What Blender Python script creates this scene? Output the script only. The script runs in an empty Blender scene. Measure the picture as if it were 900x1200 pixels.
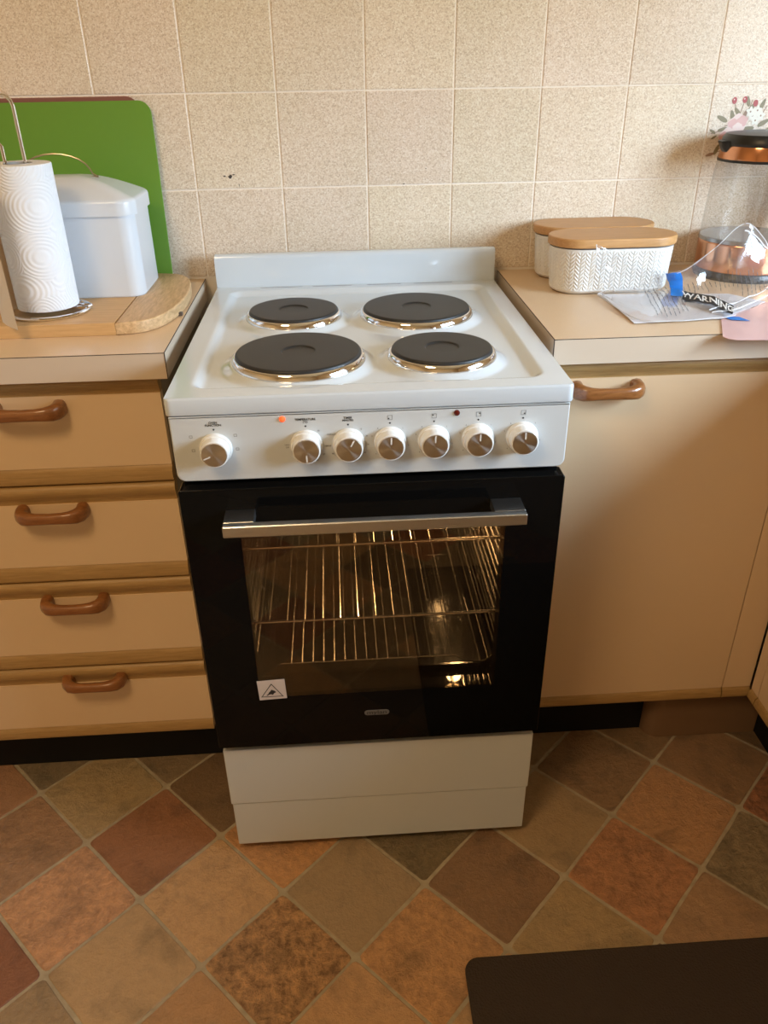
import bpy, bmesh, math, random
from mathutils import Vector, Matrix, noise
random.seed(7)
PI = math.pi
sc = bpy.context.scene
C = sc.collection

# ---------------------------------------------------------------- camera
CAM = Vector((-0.0392, -1.6093, 1.2595)); YAW, PITCH, ROLL = -0.0544, -0.5154, -0.0167
cy, sy, cp, sp, cr, sr = math.cos(YAW), math.sin(YAW), math.cos(PITCH), math.sin(PITCH), math.cos(ROLL), math.sin(ROLL)
fwd = Vector((-sy*cp, cy*cp, sp)); r0 = Vector((cy, sy, 0)); u0 = r0.cross(fwd)
rt = cr*r0 + sr*u0; up = -sr*r0 + cr*u0
cd = bpy.data.cameras.new('camera'); cam = bpy.data.objects.new('camera', cd); C.objects.link(cam)
cd.sensor_fit = 'VERTICAL'; cd.sensor_height = 24; cd.lens = 24*929.6/1200; cd.clip_start = 0.02
cam.matrix_world = Matrix(((rt.x, up.x, -fwd.x, CAM.x), (rt.y, up.y, -fwd.y, CAM.y), (rt.z, up.z, -fwd.z, CAM.z), (0, 0, 0, 1)))
sc.camera = cam
# ---------------------------------------------------------------- world, lights, exposure
WORLD_STRENGTH = 40.0
FILL_POWER = 19.0
OVEN_POWER = 5.0
sc.view_settings.view_transform = 'Standard'; sc.view_settings.look = 'None'
sc.view_settings.gamma = 1; sc.view_settings.use_curve_mapping = False
sc.view_settings.exposure = 0.0
w = bpy.data.worlds.new('sky'); sc.world = w; w.use_nodes = True
nt = w.node_tree; nt.nodes.clear()
out = nt.nodes.new('ShaderNodeOutputWorld'); bg = nt.nodes.new('ShaderNodeBackground')
tc = nt.nodes.new('ShaderNodeTexCoord'); sx = nt.nodes.new('ShaderNodeSeparateXYZ'); rp = nt.nodes.new('ShaderNodeValToRGB')
nt.links.new(tc.outputs['Generated'], sx.inputs[0]); nt.links.new(sx.outputs['Z'], rp.inputs[0])
rp.color_ramp.elements[0].position = 0.0; rp.color_ramp.elements[0].color = (.22, .22, .16, 1)
rp.color_ramp.elements[1].position = 0.04; rp.color_ramp.elements[1].color = (.62, .81, 1, 1)
nt.links.new(rp.outputs[0], bg.inputs[0]); bg.inputs[1].default_value = WORLD_STRENGTH
nt.links.new(bg.outputs[0], out.inputs[0])
# window opening in the right wall (x = RX)
RX, LX, BY, CZ = 1.36, -1.9, -3.0, 2.4
WY0, WY1, WZ0, WZ1 = -1.60, -0.62, 1.02, 1.62
al = bpy.data.lights.new('window_portal', 'AREA'); al.shape = 'RECTANGLE'; al.size = WZ1-WZ0; al.size_y = WY1-WY0
al.cycles.is_portal = True
ao = bpy.data.objects.new('window_portal', al); C.objects.link(ao)
ao.location = (RX+.10, (WY0+WY1)/2, (WZ0+WZ1)/2); ao.rotation_euler = (0, PI/2, 0)

# ---------------------------------------------------------------- helpers
BASE = {}
def thing(name, label, cat, loc=(0, 0, 0), group=None):
    o = bpy.data.objects.new(name, None); C.objects.link(o); o.location = loc
    o.empty_display_size = .02
    o['label'] = label; o['category'] = cat
    if group: o['group'] = group
    BASE[o.name] = Vector(loc); return o
def tag(o, label, cat=None, group=None):
    o['label'] = label
    if cat: o['category'] = cat
    if group: o['group'] = group
    return o
def finish(me, mats, smooth=True, ang=35):
    for m in (mats if isinstance(mats, (list, tuple)) else [mats]): me.materials.append(m)
    if smooth:
        for p in me.polygons: p.use_smooth = True
        me.set_sharp_from_angle(angle=math.radians(ang))
def obj(name, bm, mat, parent=None, ang=35, recalc=True, smooth=True, origin=None):
    if recalc: bmesh.ops.recalc_face_normals(bm, faces=bm.faces)
    me = bpy.data.meshes.new(name); bm.to_mesh(me); bm.free()
    if origin is not None: L = Vector(origin)
    elif parent is not None:
        L = BASE[parent.name]
    else:
        vs = [v.co for v in me.vertices]
        L = Vector(((min(v.x for v in vs)+max(v.x for v in vs))/2, (min(v.y for v in vs)+max(v.y for v in vs))/2, min(v.z for v in vs)))
    me.transform(Matrix.Translation(-L)); finish(me, mat, smooth, ang)
    o = bpy.data.objects.new(name, me); C.objects.link(o)
    if parent is not None:
        o.parent = parent; o.location = L-BASE[parent.name]
    else: o.location = L
    BASE[o.name] = L
    if smooth and len(me.polygons) < 4000:
        wn = o.modifiers.new('weighted_normals', 'WEIGHTED_NORMAL'); wn.keep_sharp = True
    return o
def struct(name, bm, mat, parent=None):
    o = obj(name, bm, mat, parent)
    if parent is None: o['kind'] = 'structure'
    return o
def B(): return bmesh.new()
def box(bm, x0, x1, y0, y1, z0, z1, bev=0, seg=2):
    r = bmesh.ops.create_cube(bm, size=1, matrix=Matrix.Translation(((x0+x1)/2, (y0+y1)/2, (z0+z1)/2)) @ Matrix.Diagonal((x1-x0, y1-y0, z1-z0, 1)))
    if bev:
        es = {e for v in r['verts'] for e in v.link_edges}
        bmesh.ops.bevel(bm, geom=list(es), offset=bev, segments=seg, affect='EDGES', profile=.5)
    return bm
def loft(bm, rings, cap0=True, cap1=True, closed=True):
    R = [[bm.verts.new(p) for p in r] for r in rings]
    n = len(R[0])
    for a, b in zip(R, R[1:]):
        for i in range(n if closed else n-1):
            j = (i+1) % n
            bm.faces.new((a[i], a[j], b[j], b[i]))
    if cap0: bm.faces.new(R[0][::-1])
    if cap1: bm.faces.new(R[-1])
    return bm
def tube(bm, pts, r, n=8, closed=False, sq=1.0, flat=1.0):
    """tube along pts; r a number or list; sq<1 squarer section; flat scales the second axis"""
    P = [Vector(p) for p in pts]; N = len(P); rings = []
    rr = r if isinstance(r, (list, tuple)) else [r]*N
    prev = None
    for i, p in enumerate(P):
        if closed: t = (P[(i+1) % N]-P[i-1])
        else: t = P[min(i+1, N-1)]-P[max(i-1, 0)]
        t.normalize()
        if prev is None:
            a = Vector((0, 0, 1)) if abs(t.z) < .9 else Vector((1, 0, 0))
            a = (a-t*a.dot(t)).normalized()
        else: a = (prev-t*prev.dot(t)).normalized()
        prev = a; b = t.cross(a)
        ring = []
        for k in range(n):
            th = 2*PI*k/n; c_, s_ = math.cos(th), math.sin(th)
            c_ = math.copysign(abs(c_)**sq, c_); s_ = math.copysign(abs(s_)**sq, s_)
            ring.append(p+rr[i]*(a*c_+b*s_*flat))
        rings.append(ring)
    if closed:
        rings.append(rings[0]); R = [[bm.verts.new(p) for p in rg] for rg in rings[:-1]]; R.append(R[0])
        for a, b in zip(R, R[1:]):
            for i in range(n): bm.faces.new((a[i], a[(i+1) % n], b[(i+1) % n], b[i]))
    else: loft(bm, rings)
    return bm
def lathe(bm, prof, c=(0, 0, 0), n=48, axis='z'):
    """prof list of (r, h); open ends with r 0 are closed with a fan"""
    rings = []
    for r, h in prof:
        ring = []
        for k in range(n):
            th = 2*PI*k/n; a, b = max(r, 1e-5)*math.cos(th), max(r, 1e-5)*math.sin(th)
            if axis == 'z': ring.append((c[0]+a, c[1]+b, c[2]+h))
            elif axis == 'y': ring.append((c[0]+a, c[1]-h, c[2]+b))   # h towards the viewer
            else: ring.append((c[0]+h, c[1]+a, c[2]+b))
        rings.append(ring)
    loft(bm, rings)
    return bm
def rrect(x0, x1, y0, y1, r, n=6):
    if not isinstance(r, (list, tuple)): r = [r]*4
    pts = []
    for (cx, cy_, a0, rad) in ((x1-r[0], y0+r[0], -PI/2, r[0]), (x1-r[1], y1-r[1], 0, r[1]), (x0+r[2], y1-r[2], PI/2, r[2]), (x0+r[3], y0+r[3], PI, r[3])):
        for k in range(n+1):
            a = a0+PI/2*k/n; pts.append((cx+rad*math.cos(a), cy_+rad*math.sin(a)))
    return pts
def inset(pts, d):
    """shrink a convex outline by d"""
    n = len(pts); outp = []
    for i in range(n):
        p0, p, p1 = Vector(pts[i-1]), Vector(pts[i]), Vector(pts[(i+1) % n])
        e = (p1-p0); L = e.length or 1; nrm = Vector((-e.y, e.x))/L
        outp.append(tuple(p+nrm*d))
    return outp
def slab(bm, outline, z0, z1, bev=0.0, axis='z', seg=3):
    """extrude a ccw outline with rounded rims; axis z: (x,y); axis y: outline (x,z), z0/z1 are y"""
    def P(q, h): return (q[0], q[1], h) if axis == 'z' else (q[0], h, q[1])
    rings = []
    if bev:
        rings = [[P(q, z0+bev*(1-math.cos(PI/2*k/seg))) for q in inset(outline, bev*(1-math.sin(PI/2*k/seg)))] for k in range(seg+1)]
        rings += [[P(q, z1-bev*(1-math.sin(PI/2*k/seg))) for q in inset(outline, bev*(1-math.cos(PI/2*k/seg)))] for k in range(seg+1)]
    else: rings = [[P(q, z0) for q in outline], [P(q, z1) for q in outline]]
    loft(bm, rings)
    return bm

# ---------------------------------------------------------------- materials
def M(name, base=(.8, .8, .8), rough=.5, metal=0, spec=.5, **k):
    m = bpy.data.materials.new(name); m.use_nodes = True
    b = m.node_tree.nodes['Principled BSDF']
    b.inputs['Base Color'].default_value = (*base, 1); b.inputs['Roughness'].default_value = rough
    b.inputs['Metallic'].default_value = metal; b.inputs['Specular IOR Level'].default_value = spec
    for kk, v in k.items(): b.inputs[kk.replace('_', ' ')].default_value = v
    return m
def nodes(m): return m.node_tree.nodes, m.node_tree.links, m.node_tree.nodes['Principled BSDF']
def coords(m, scale=(1, 1, 1), kind='Object', rot=(0, 0, 0)):
    N, L, b = nodes(m); t = N.new('ShaderNodeTexCoord'); mp = N.new('ShaderNodeMapping')
    mp.inputs['Scale'].default_value = scale; mp.inputs['Rotation'].default_value = rot
    if kind == 'World':
        g = N.new('ShaderNodeNewGeometry'); L.new(g.outputs['Position'], mp.inputs[0])
    else: L.new(t.outputs[kind], mp.inputs[0])
    return mp.outputs[0]
def nz(m, vec, scale, detail=3, rough=.5, dist=0):
    N, L, b = nodes(m); n = N.new('ShaderNodeTexNoise'); n.inputs['Scale'].default_value = scale
    n.inputs['Detail'].default_value = detail; n.inputs['Roughness'].default_value = rough; n.inputs['Distortion'].default_value = dist
    L.new(vec, n.inputs['Vector']); return n.outputs['Fac']
def ramp(m, fac, stops):
    N, L, b = nodes(m); r = N.new('ShaderNodeValToRGB')
    el = r.color_ramp.elements
    while len(el) < len(stops): el.new(.5)
    for e, (p, c) in zip(el, stops):
        e.position = p; e.color = (*c, 1) if len(c) == 3 else c
    L.new(fac, r.inputs[0]); return r.outputs[0]
def bump(m, h, strength=.3, dist=.001, prev=None):
    N, L, b = nodes(m); n = N.new('ShaderNodeBump'); n.inputs['Strength'].default_value = strength; n.inputs['Distance'].default_value = dist
    L.new(h, n.inputs['Height'])
    if prev: L.new(prev, n.inputs['Normal'])
    L.new(n.outputs[0], b.inputs['Normal']); return n.outputs[0]
def mix(m, fac, a, b_, mode='MIX'):
    N, L, b = nodes(m); n = N.new('ShaderNodeMix'); n.data_type = 'RGBA'; n.blend_type = mode
    for s, v in ((n.inputs[0], fac), (n.inputs[6], a), (n.inputs[7], b_)):
        if isinstance(v, (int, float)): s.default_value = v
        elif isinstance(v, tuple): s.default_value = (*v, 1)
        else: L.new(v, s)
    return n.outputs[2]
def math_(m, op, a, b_=0.0, c=None):
    N, L, b = nodes(m); n = N.new('ShaderNodeMath'); n.operation = op
    for s, v in zip(n.inputs, (a, b_) if c is None else (a, b_, c)):
        if isinstance(v, (int, float)): s.default_value = v
        else: L.new(v, s)
    return n.outputs[0]
def wood(name, c0, c1, scale=(1, 12, 12), rough=.5, s=14, coat=0):
    m = M(name, c0, rough, Coat_Weight=coat, Coat_Roughness=.15)
    v = coords(m, scale, 'World'); n = nz(m, v, s, 6, .6, .6); n2 = nz(m, v, s*5, 3, .6)
    col = ramp(m, n, [(.3, c0), (.7, c1)]); col = mix(m, math_(m, 'MULTIPLY', n2, .35), col, c0, 'MULTIPLY')
    nodes(m)[1].new(col, nodes(m)[2].inputs['Base Color']); bump(m, n2, .12, .0005)
    return m

white_enamel = M('white_enamel', (.62, .68, .73), .12, Coat_Weight=.5, Coat_Roughness=.05)
v = coords(white_enamel); bump(white_enamel, nz(white_enamel, v, 160, 2), .03, .0006)
white_paint = M('white_powder_coat', (.59, .615, .62), .32)
plastic_white = M('white_plastic', (.80, .80, .78), .25)
black_glass = M('black_door_glass', (.004, .004, .004), .03, spec=.14)
black_plastic = M('black_plastic', (.012, .012, .012), .35)
black_matte = M('black_kickboard', (.006, .006, .0065), .6, spec=.25)
steel = M('brushed_steel', (.62, .62, .62), .28, 1); v = coords(steel, (4, 300, 300), 'World'); bump(steel, nz(steel, v, 4, 2), .25, .0004)
chrome = M('chrome', (.85, .85, .86), .06, 1)
wire_chrome = M('rack_wire', (.86, .84, .80), .26, 1)
hot_iron = M('hotplate_black', (.015, .015, .0155), .45, spec=.5); v = coords(hot_iron); bump(hot_iron, nz(hot_iron, v, 900, 2), .12, .0004)
knob_metal = M('spun_knob_metal', (.60, .55, .50), .28, 1, Anisotropic=.88)
Nn, Ll, bb = nodes(knob_metal)
tn = Nn.new('ShaderNodeTangent'); tn.direction_type = 'RADIAL'; tn.axis = 'Y'; Ll.new(tn.outputs[0], bb.inputs['Tangent'])
enamel_black = M('oven_enamel', (.012, .011, .010), .10, spec=.6); v = coords(enamel_black); bump(enamel_black, nz(enamel_black, v, 60, 3), .12, .002)
laminate = M('cream_laminate', (.70, .49, .285), .42); v = coords(laminate, (1, 1, 1), 'World')
nodes(laminate)[1].new(ramp(laminate, nz(laminate, v, 3, 3), [(.3, (.71, .52, .325)), (.7, (.74, .545, .345))]), nodes(laminate)[2].inputs['Base Color'])
bump(laminate, nz(laminate, v, 350, 2), .05, .0004)
worktop_m = M('worktop_laminate', (.72, .54, .36), .3); v = coords(worktop_m, (1, 1, 1), 'World')
nodes(worktop_m)[1].new(ramp(worktop_m, nz(worktop_m, v, 900, 2), [(.35, (.66, .475, .30)), (.65, (.73, .54, .355))]), nodes(worktop_m)[2].inputs['Base Color'])
edge_m = M('worktop_edge', (.62, .50, .38), .4)
joint_dark = M('dark_joint', (.05, .03, .02), .8)
oak = wood('oak_rail', (.50, .32, .13), (.36, .22, .08), (1.2, 14, 22), .45)
teak = wood('handle_wood', (.36, .15, .045), (.22, .08, .022), (4, 20, 30), .28, 10, .5)
bamboo = wood('board_wood', (.70, .46, .22), (.56, .34, .14), (1.5, 22, 22), .5, 8)
bamboo_end = wood('board_end_wood', (.74, .52, .29), (.47, .30, .14), (22, 3, 22), .5, 8)
lid_wood = wood('lid_bamboo', (.62, .36, .15), (.50, .27, .10), (2, 26, 26), .42, 8)
carcass = M('carcass_board', (.30, .24, .17), .7)
ceramic = M('white_ceramic', (.78, .76, .72), .35)
bin_white = M('white_bin_enamel', (.66, .70, .75), .25, Coat_Weight=.3)
def translucent(name, col, f=.4, rough=.3):
    m = M(name, col, rough); N, L, b = nodes(m)
    t = N.new('ShaderNodeBsdfTranslucent'); t.inputs[0].default_value = (*col, 1)
    x = N.new('ShaderNodeMixShader'); x.inputs[0].default_value = f
    L.new(b.outputs[0], x.inputs[1]); L.new(t.outputs[0], x.inputs[2]); L.new(x.outputs[0], N['Material Output'].inputs[0]); return m
green_m = translucent('green_plastic', (.19, .39, .05), .25, .35)
rose_m = translucent('rose_plastic', (.30, .12, .09), .2, .4)
pink_m = translucent('pink_plastic', (.80, .53, .51), .2, .35)
paper_m = translucent('white_paper', (.88, .87, .92), .15, .7)
tape_m = M('blue_tape', (.02, .19, .62), .5)
ink = M('black_ink', (.02, .02, .02), .6)
grey_ink = M('grey_ink', (.16, .16, .17), .6)
white_ink = M('white_ink', (.80, .79, .76), .6)
logo_m = M('logo_silver', (.14, .135, .13), .5)
sticker_m = M('sticker_paper', (.62, .55, .52), .5)
copper_m = M('copper', (.72, .36, .21), .16, 1)
mat_m = M('foam_mat', (.044, .031, .023), .85, spec=.2); v = coords(mat_m, (1, 1, 1), 'World')
vo = nodes(mat_m)[0].new('ShaderNodeTexVoronoi'); vo.inputs['Scale'].default_value = 260; nodes(mat_m)[1].new(v, vo.inputs['Vector']); bump(mat_m, vo.outputs['Distance'], .6, .002)
grout_wall = M('wall_grout', (.90, .82, .72), .85)
grout_floor = M('floor_grout', (.33, .245, .155), .9); v = coords(grout_floor, (1, 1, 1), 'World')
nodes(grout_floor)[1].new(ramp(grout_floor, nz(grout_floor, v, 60, 4), [(.3, (.31, .25, .165)), (.7, (.42, .345, .235))]), nodes(grout_floor)[2].inputs['Base Color'])
wall_paint = M('wall_paint', (.60, .48, .32), .8); ceil_paint = M('ceiling_paint', (.78, .70, .56), .9)
plinth_m = M('brown_plinth', (.20, .115, .06), .55)
led_on = M('lamp_orange', (.9, .16, .05), .3, Emission_Color=(1, .09, .02, 1), Emission_Strength=.9)
led_off = M('lamp_red_dark', (.10, .006, .004), .15)
bulb_m = M('oven_bulb', (1, .8, .5), .3, Emission_Color=(1, .62, .25, 1), Emission_Strength=40)
def thin_glass(name, tint=(1, 1, 1), refl=1.0, base=.04, rough=.02, bumpy=0):
    m = bpy.data.materials.new(name); m.use_nodes = True; N, L = m.node_tree.nodes, m.node_tree.links
    N.remove(N['Principled BSDF'])
    tr = N.new('ShaderNodeBsdfTransparent'); tr.inputs[0].default_value = (*tint, 1)
    gl = N.new('ShaderNodeBsdfGlossy'); gl.inputs['Roughness'].default_value = rough
    ge = N.new('ShaderNodeNewGeometry'); dt = N.new('ShaderNodeVectorMath'); dt.operation = 'DOT_PRODUCT'
    L.new(ge.outputs['Incoming'], dt.inputs[0]); L.new(ge.outputs['Normal'], dt.inputs[1])
    ab = N.new('ShaderNodeMath'); ab.operation = 'ABSOLUTE'; L.new(dt.outputs['Value'], ab.inputs[0])
    om = N.new('ShaderNodeMath'); om.operation = 'SUBTRACT'; om.inputs[0].default_value = 1; om.use_clamp = True; L.new(ab.outputs[0], om.inputs[1])
    pw = N.new('ShaderNodeMath'); pw.operation = 'POWER'; pw.inputs[1].default_value = 5; L.new(om.outputs[0], pw.inputs[0])
    fr = N.new('ShaderNodeMath'); fr.operation = 'MULTIPLY_ADD'; fr.inputs[1].default_value = .9; fr.inputs[2].default_value = .04; L.new(pw.outputs[0], fr.inputs[0])
    mu = N.new('ShaderNodeMath'); mu.operation = 'MULTIPLY_ADD'; mu.use_clamp = True; mu.inputs[1].default_value = refl; mu.inputs[2].default_value = base
    L.new(fr.outputs[0], mu.inputs[0]); x = N.new('ShaderNodeMixShader')
    L.new(mu.outputs[0], x.inputs[0]); L.new(tr.outputs[0], x.inputs[1]); L.new(gl.outputs[0], x.inputs[2])
    L.new(x.outputs[0], N['Material Output'].inputs[0])
    return m
door_pane = thin_glass('oven_window_glass', (.80, .74, .66), 1.0, .045)
kettle_glass = thin_glass('kettle_glass', (.93, .915, .90), 1.1, .01)
window_glass = thin_glass('window_glass', (1, 1, 1), .8, 0)
bag_m = thin_glass('clear_bag_plastic', (.99, .99, .99), 1.9, .01, .13)
_n, _l = bag_m.node_tree.nodes, bag_m.node_tree.links; _o = _n['Material Output']; _s = _o.inputs[0].links[0].from_socket
_d = _n.new('ShaderNodeBsdfDiffuse'); _d.inputs[0].default_value = (.85, .85, .9, 1); _x = _n.new('ShaderNodeMixShader'); _x.inputs[0].default_value = .06
_l.new(_s, _x.inputs[1]); _l.new(_d.outputs[0], _x.inputs[2]); _l.new(_x.outputs[0], _o.inputs[0])

# speckled wall tile, tinted by the object colour
tile_m = M('speckled_tile', (.7, .6, .45), .32); v = coords(tile_m, (1, 1, 1), 'World')
N_, L_, b_ = nodes(tile_m); oi = N_.new('ShaderNodeObjectInfo')
vz = N_.new('ShaderNodeTexVoronoi'); vz.inputs['Scale'].default_value = 520; L_.new(v, vz.inputs['Vector'])
sg = N_.new('ShaderNodeSeparateColor'); L_.new(vz.outputs['Color'], sg.inputs[0])
sp1 = ramp(tile_m, sg.outputs[0], [(.0, (.60, .47, .345)), (.30, (.76, .63, .49)), (.75, (.83, .715, .59)), (1.0, (.91, .825, .715))])
sp2 = ramp(tile_m, nz(tile_m, v, 7, 3), [(.3, (.94, .95, .92)), (.7, (1, 1, 1))])
c1 = mix(tile_m, 1.0, sp1, sp2, 'MULTIPLY'); c2 = mix(tile_m, 1.0, c1, oi.outputs['Color'], 'MULTIPLY')
L_.new(c2, b_.inputs['Base Color']); bump(tile_m, nz(tile_m, v, 120, 3), .10, .001)
# terracotta / slate floor tile: colour from the object colour, relief from its alpha
ft = M('stone_floor_tile', (.4, .3, .2), .38); v = coords(ft, (1, 1, 1), 'World')
N_, L_, b_ = nodes(ft); oi = N_.new('ShaderNodeObjectInfo'); rel = oi.outputs['Alpha']
big = nz(ft, v, 14, 5, .62, .4); fine = nz(ft, v, 62, 7, .72, .25); mott = nz(ft, v, 130, 4, .65, .3)
k1 = ramp(ft, big, [(.30, (.66, .68, .70)), (.50, (.98, .98, .98)), (.72, (1.0, .98, .94))])
k2 = ramp(ft, fine, [(.38, (.40, .36, .34)), (.50, (.86, .85, .83)), (.62, (1.25, 1.2, 1.15))])
c1 = mix(ft, 1.0, oi.outputs['Color'], k1, 'MULTIPLY')
c2 = mix(ft, math_(ft, 'MULTIPLY_ADD', math_(ft, 'POWER', rel, 2.0), .80, .12), c1, k2, 'MULTIPLY')
L_.new(c2, b_.inputs['Base Color'])
h = math_(ft, 'ADD', math_(ft, 'MULTIPLY', fine, math_(ft, 'MULTIPLY_ADD', rel, 1.0, .10)), math_(ft, 'MULTIPLY', mott, .16))
bump(ft, h, 1.0, .0115)
L_.new(math_(ft, 'MULTIPLY_ADD', big, .3, .26), b_.inputs['Roughness'])
# paper towel with embossed arcs
towel_m = M('paper_towel', (.80, .815, .85), .9, spec=.1); v = coords(towel_m, (1, 1, 1), 'World')
N_, L_, b_ = nodes(towel_m); vo = N_.new('ShaderNodeTexVoronoi'); vo.inputs['Scale'].default_value = 17; vo.inputs['Randomness'].default_value = .7
L_.new(v, vo.inputs['Vector']); sn = math_(towel_m, 'SINE', math_(towel_m, 'MULTIPLY', vo.outputs['Distance'], 85)); bump(towel_m, sn, .32, .0008)
kraft = M('towel_core', (.42, .42, .43), .5)

# ---------------------------------------------------------------- text helper
def text_obj(name, body, size, mat, parent, fn, align='CENTER', bold=0.0):
    cu = bpy.data.curves.new('t', 'FONT'); cu.body = body; cu.size = size; cu.align_x = align; cu.align_y = 'CENTER'; cu.offset = bold
    to = bpy.data.objects.new('t', cu); C.objects.link(to)
    dg = bpy.context.evaluated_depsgraph_get(); dg.update()
    me = bpy.data.meshes.new_from_object(to.evaluated_get(dg)); bm = B(); bm.from_mesh(me)
    bpy.data.objects.remove(to); bpy.data.curves.remove(cu); bpy.data.meshes.remove(me)
    for vv in bm.verts: vv.co = Vector(fn(vv.co.x, vv.co.y))
    return bm if name is None else obj(name, bm, mat, parent, recalc=False, smooth=False)
def merge(bm, other):
    me = bpy.data.meshes.new('m'); other.to_mesh(me); other.free(); bm.from_mesh(me); bpy.data.meshes.remove(me)

# ================================================================ THE ROOM
f = struct('floor', box(B(), LX, RX, BY, 0.0, -.05, -.0016), grout_floor)
Q, FX, FY, FA = .1758, -.4273, -.7156, .7965
def fpos(a, b): return (FX+Q*(a*math.cos(FA)+b*math.sin(FA)), FY+Q*(-a*math.sin(FA)+b*math.cos(FA)))
meshes = []
for k in range(5):
    bm = B(); h_ = Q/2-.0030; rr_ = random.Random(k)
    o_ = []
    base = rrect(-h_, h_, -h_, h_, .0075, 2)
    dense = []
    for i, p in enumerate(base):
        q = base[(i+1) % len(base)]; dense.append(p)
        if (Vector(p)-Vector(q)).length > .05:
            for t in (.25, .5, .75): dense.append((p[0]+(q[0]-p[0])*t, p[1]+(q[1]-p[1])*t))
    o_ = [(x+rr_.uniform(-.0008, .0008), y+rr_.uniform(-.0008, .0008)) for x, y in dense]
    loft(bm, [[(x, y, -.008) for x, y in o_], [(x, y, -.0009) for x, y in o_], [(x, y, 0) for x, y in inset(o_, .0013)]], cap0=False)
    me = bpy.data.meshes.new('floor_tile'); bmesh.ops.recalc_face_normals(bm, faces=bm.faces); bm.to_mesh(me); bm.free(); finish(me, ft, False); meshes.append(me)
G1, G2, T1, T2, O1, O2, R1, R2, D1 = (.30, .232, .158), (.25, .20, .135), (.45, .30, .16), (.50, .33, .18), (.54, .31, .145), (.54, .27, .13), (.29, .135, .075), (.50, .18, .07), (.155, .105, .06)
tiles = {(-1, 0): (R1, .15), (0, 0): (T2, .3), (1, 1): (G1, .05), (1, 0): ((.54, .33, .17), .95), (-1, -1): ((.60, .34, .20), .6), (0, -1): ((.40, .29, .18), .08),
 (2, 1): (O1, .6), (2, 2): ((.24, .145, .085), .3), (3, 3): ((.48, .235, .12), .65), (2, 3): ((.31, .235, .145), .08), (3, 4): ((.46, .26, .13), .45), (3, 2): ((.34, .26, .14), .35),
 (4, 3): ((.34, .215, .125), .3), (4, 4): ((.28, .235, .16), .7), (2, 4): ((.27, .18, .11), .4), (3, 5): ((.27, .17, .10), .15), (4, 5): ((.44, .19, .10), .95),
 (1, 2): ((.20, .165, .10), .6), (0, 1): ((.56, .30, .12), .5), (-2, 0): ((.36, .29, .17), .35), (-2, -1): ((.36, .22, .135), .45), (-1, 1): ((.17, .115, .07), .1),
 (-2, 1): ((.22, .17, .11), .3), (-3, 0): ((.20, .17, .12), .4), (-3, -1): ((.34, .19, .115), .2), (-1, -2): ((.24, .10, .065), .15), (0, -2): (G1, .3), (1, -1): ((.40, .24, .12), .2),
 (2, 0): ((.47, .29, .15), .25), (3, 1): (T1, .3), (-2, -2): (T1, .4), (2, 5): ((.25, .17, .10), .3), (3, 6): (D1, .3)}
pal = [(G1, .2), (G2, .4), (T1, .3), (T2, .5), (O1, .7), (R1, .2), (R2, .8), (D1, .2)]
rg = random.Random(3); nt_ = 0
for a in range(-14, 15):
    for b in range(-14, 15):
        cx_, cy_ = fpos(a+.5, b+.5)
        if not (-1.25 < cx_ < 1.2 and -1.72 < cy_ < -.27): continue
        col, r_ = tiles.get((a, b)) or pal[rg.randrange(8)]
        o = bpy.data.objects.new('floor_tile', meshes[rg.randrange(5)]); C.objects.link(o); o.parent = f
        o.location = Vector((cx_, cy_, rg.uniform(-.0004, .0004))) - BASE[f.name]
        o.rotation_euler.z = -FA+rg.uniform(-.004, .004)+PI/2*rg.randrange(4); gm = .2*col[0]+.6*col[1]+.2*col[2]
        o.color = ((col[0]*.72+gm*.28)*1.22, (col[1]*.72+gm*.28)*1.01, (col[2]*.72+gm*.28)*.74, r_)

wb = struct('wall_back', box(B(), LX, RX, .0016, .10, 0, CZ), grout_wall)
PT, X0, ZA = .1598, -.4517, 1.2166
wt = []
for k in range(3):
    h_ = PT/2-.00125; bm = B(); o_ = [(-h_, -h_), (h_, -h_), (h_, h_), (-h_, h_)]
    rings = [[(x, .006, z) for x, z in o_], [(x, .0009, z) for x, z in o_], [(x, 0, z) for x, z in inset(o_, .0016)]]
    loft(bm, rings, cap0=False); bmesh.ops.recalc_face_normals(bm, faces=bm.faces)
    me = bpy.data.meshes.new('wall_tile'); bm.to_mesh(me); bm.free(); finish(me, tile_m, False); wt.append(me)
tile_at = {}
for i in range(-9, 11):
    for j in range(-2, 4):
        x_ = X0+PT*(i+.5); z_ = ZA+PT*(j+.5)
        o = bpy.data.objects.new('wall_tile', wt[(i+j) % 3]); C.objects.link(o); o.parent = wb
        o.location = Vector((x_, 0, z_))-BASE[wb.name]; g_ = rg.uniform(.95, 1.0)
        o.color = (g_, g_*rg.uniform(.98, 1), g_*rg.uniform(.96, 1.0), 1)
        o.rotation_euler.y = rg.uniform(-.003, .003); BASE[o.name] = Vector((x_, 0, z_)); tile_at[(i, j)] = o
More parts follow.
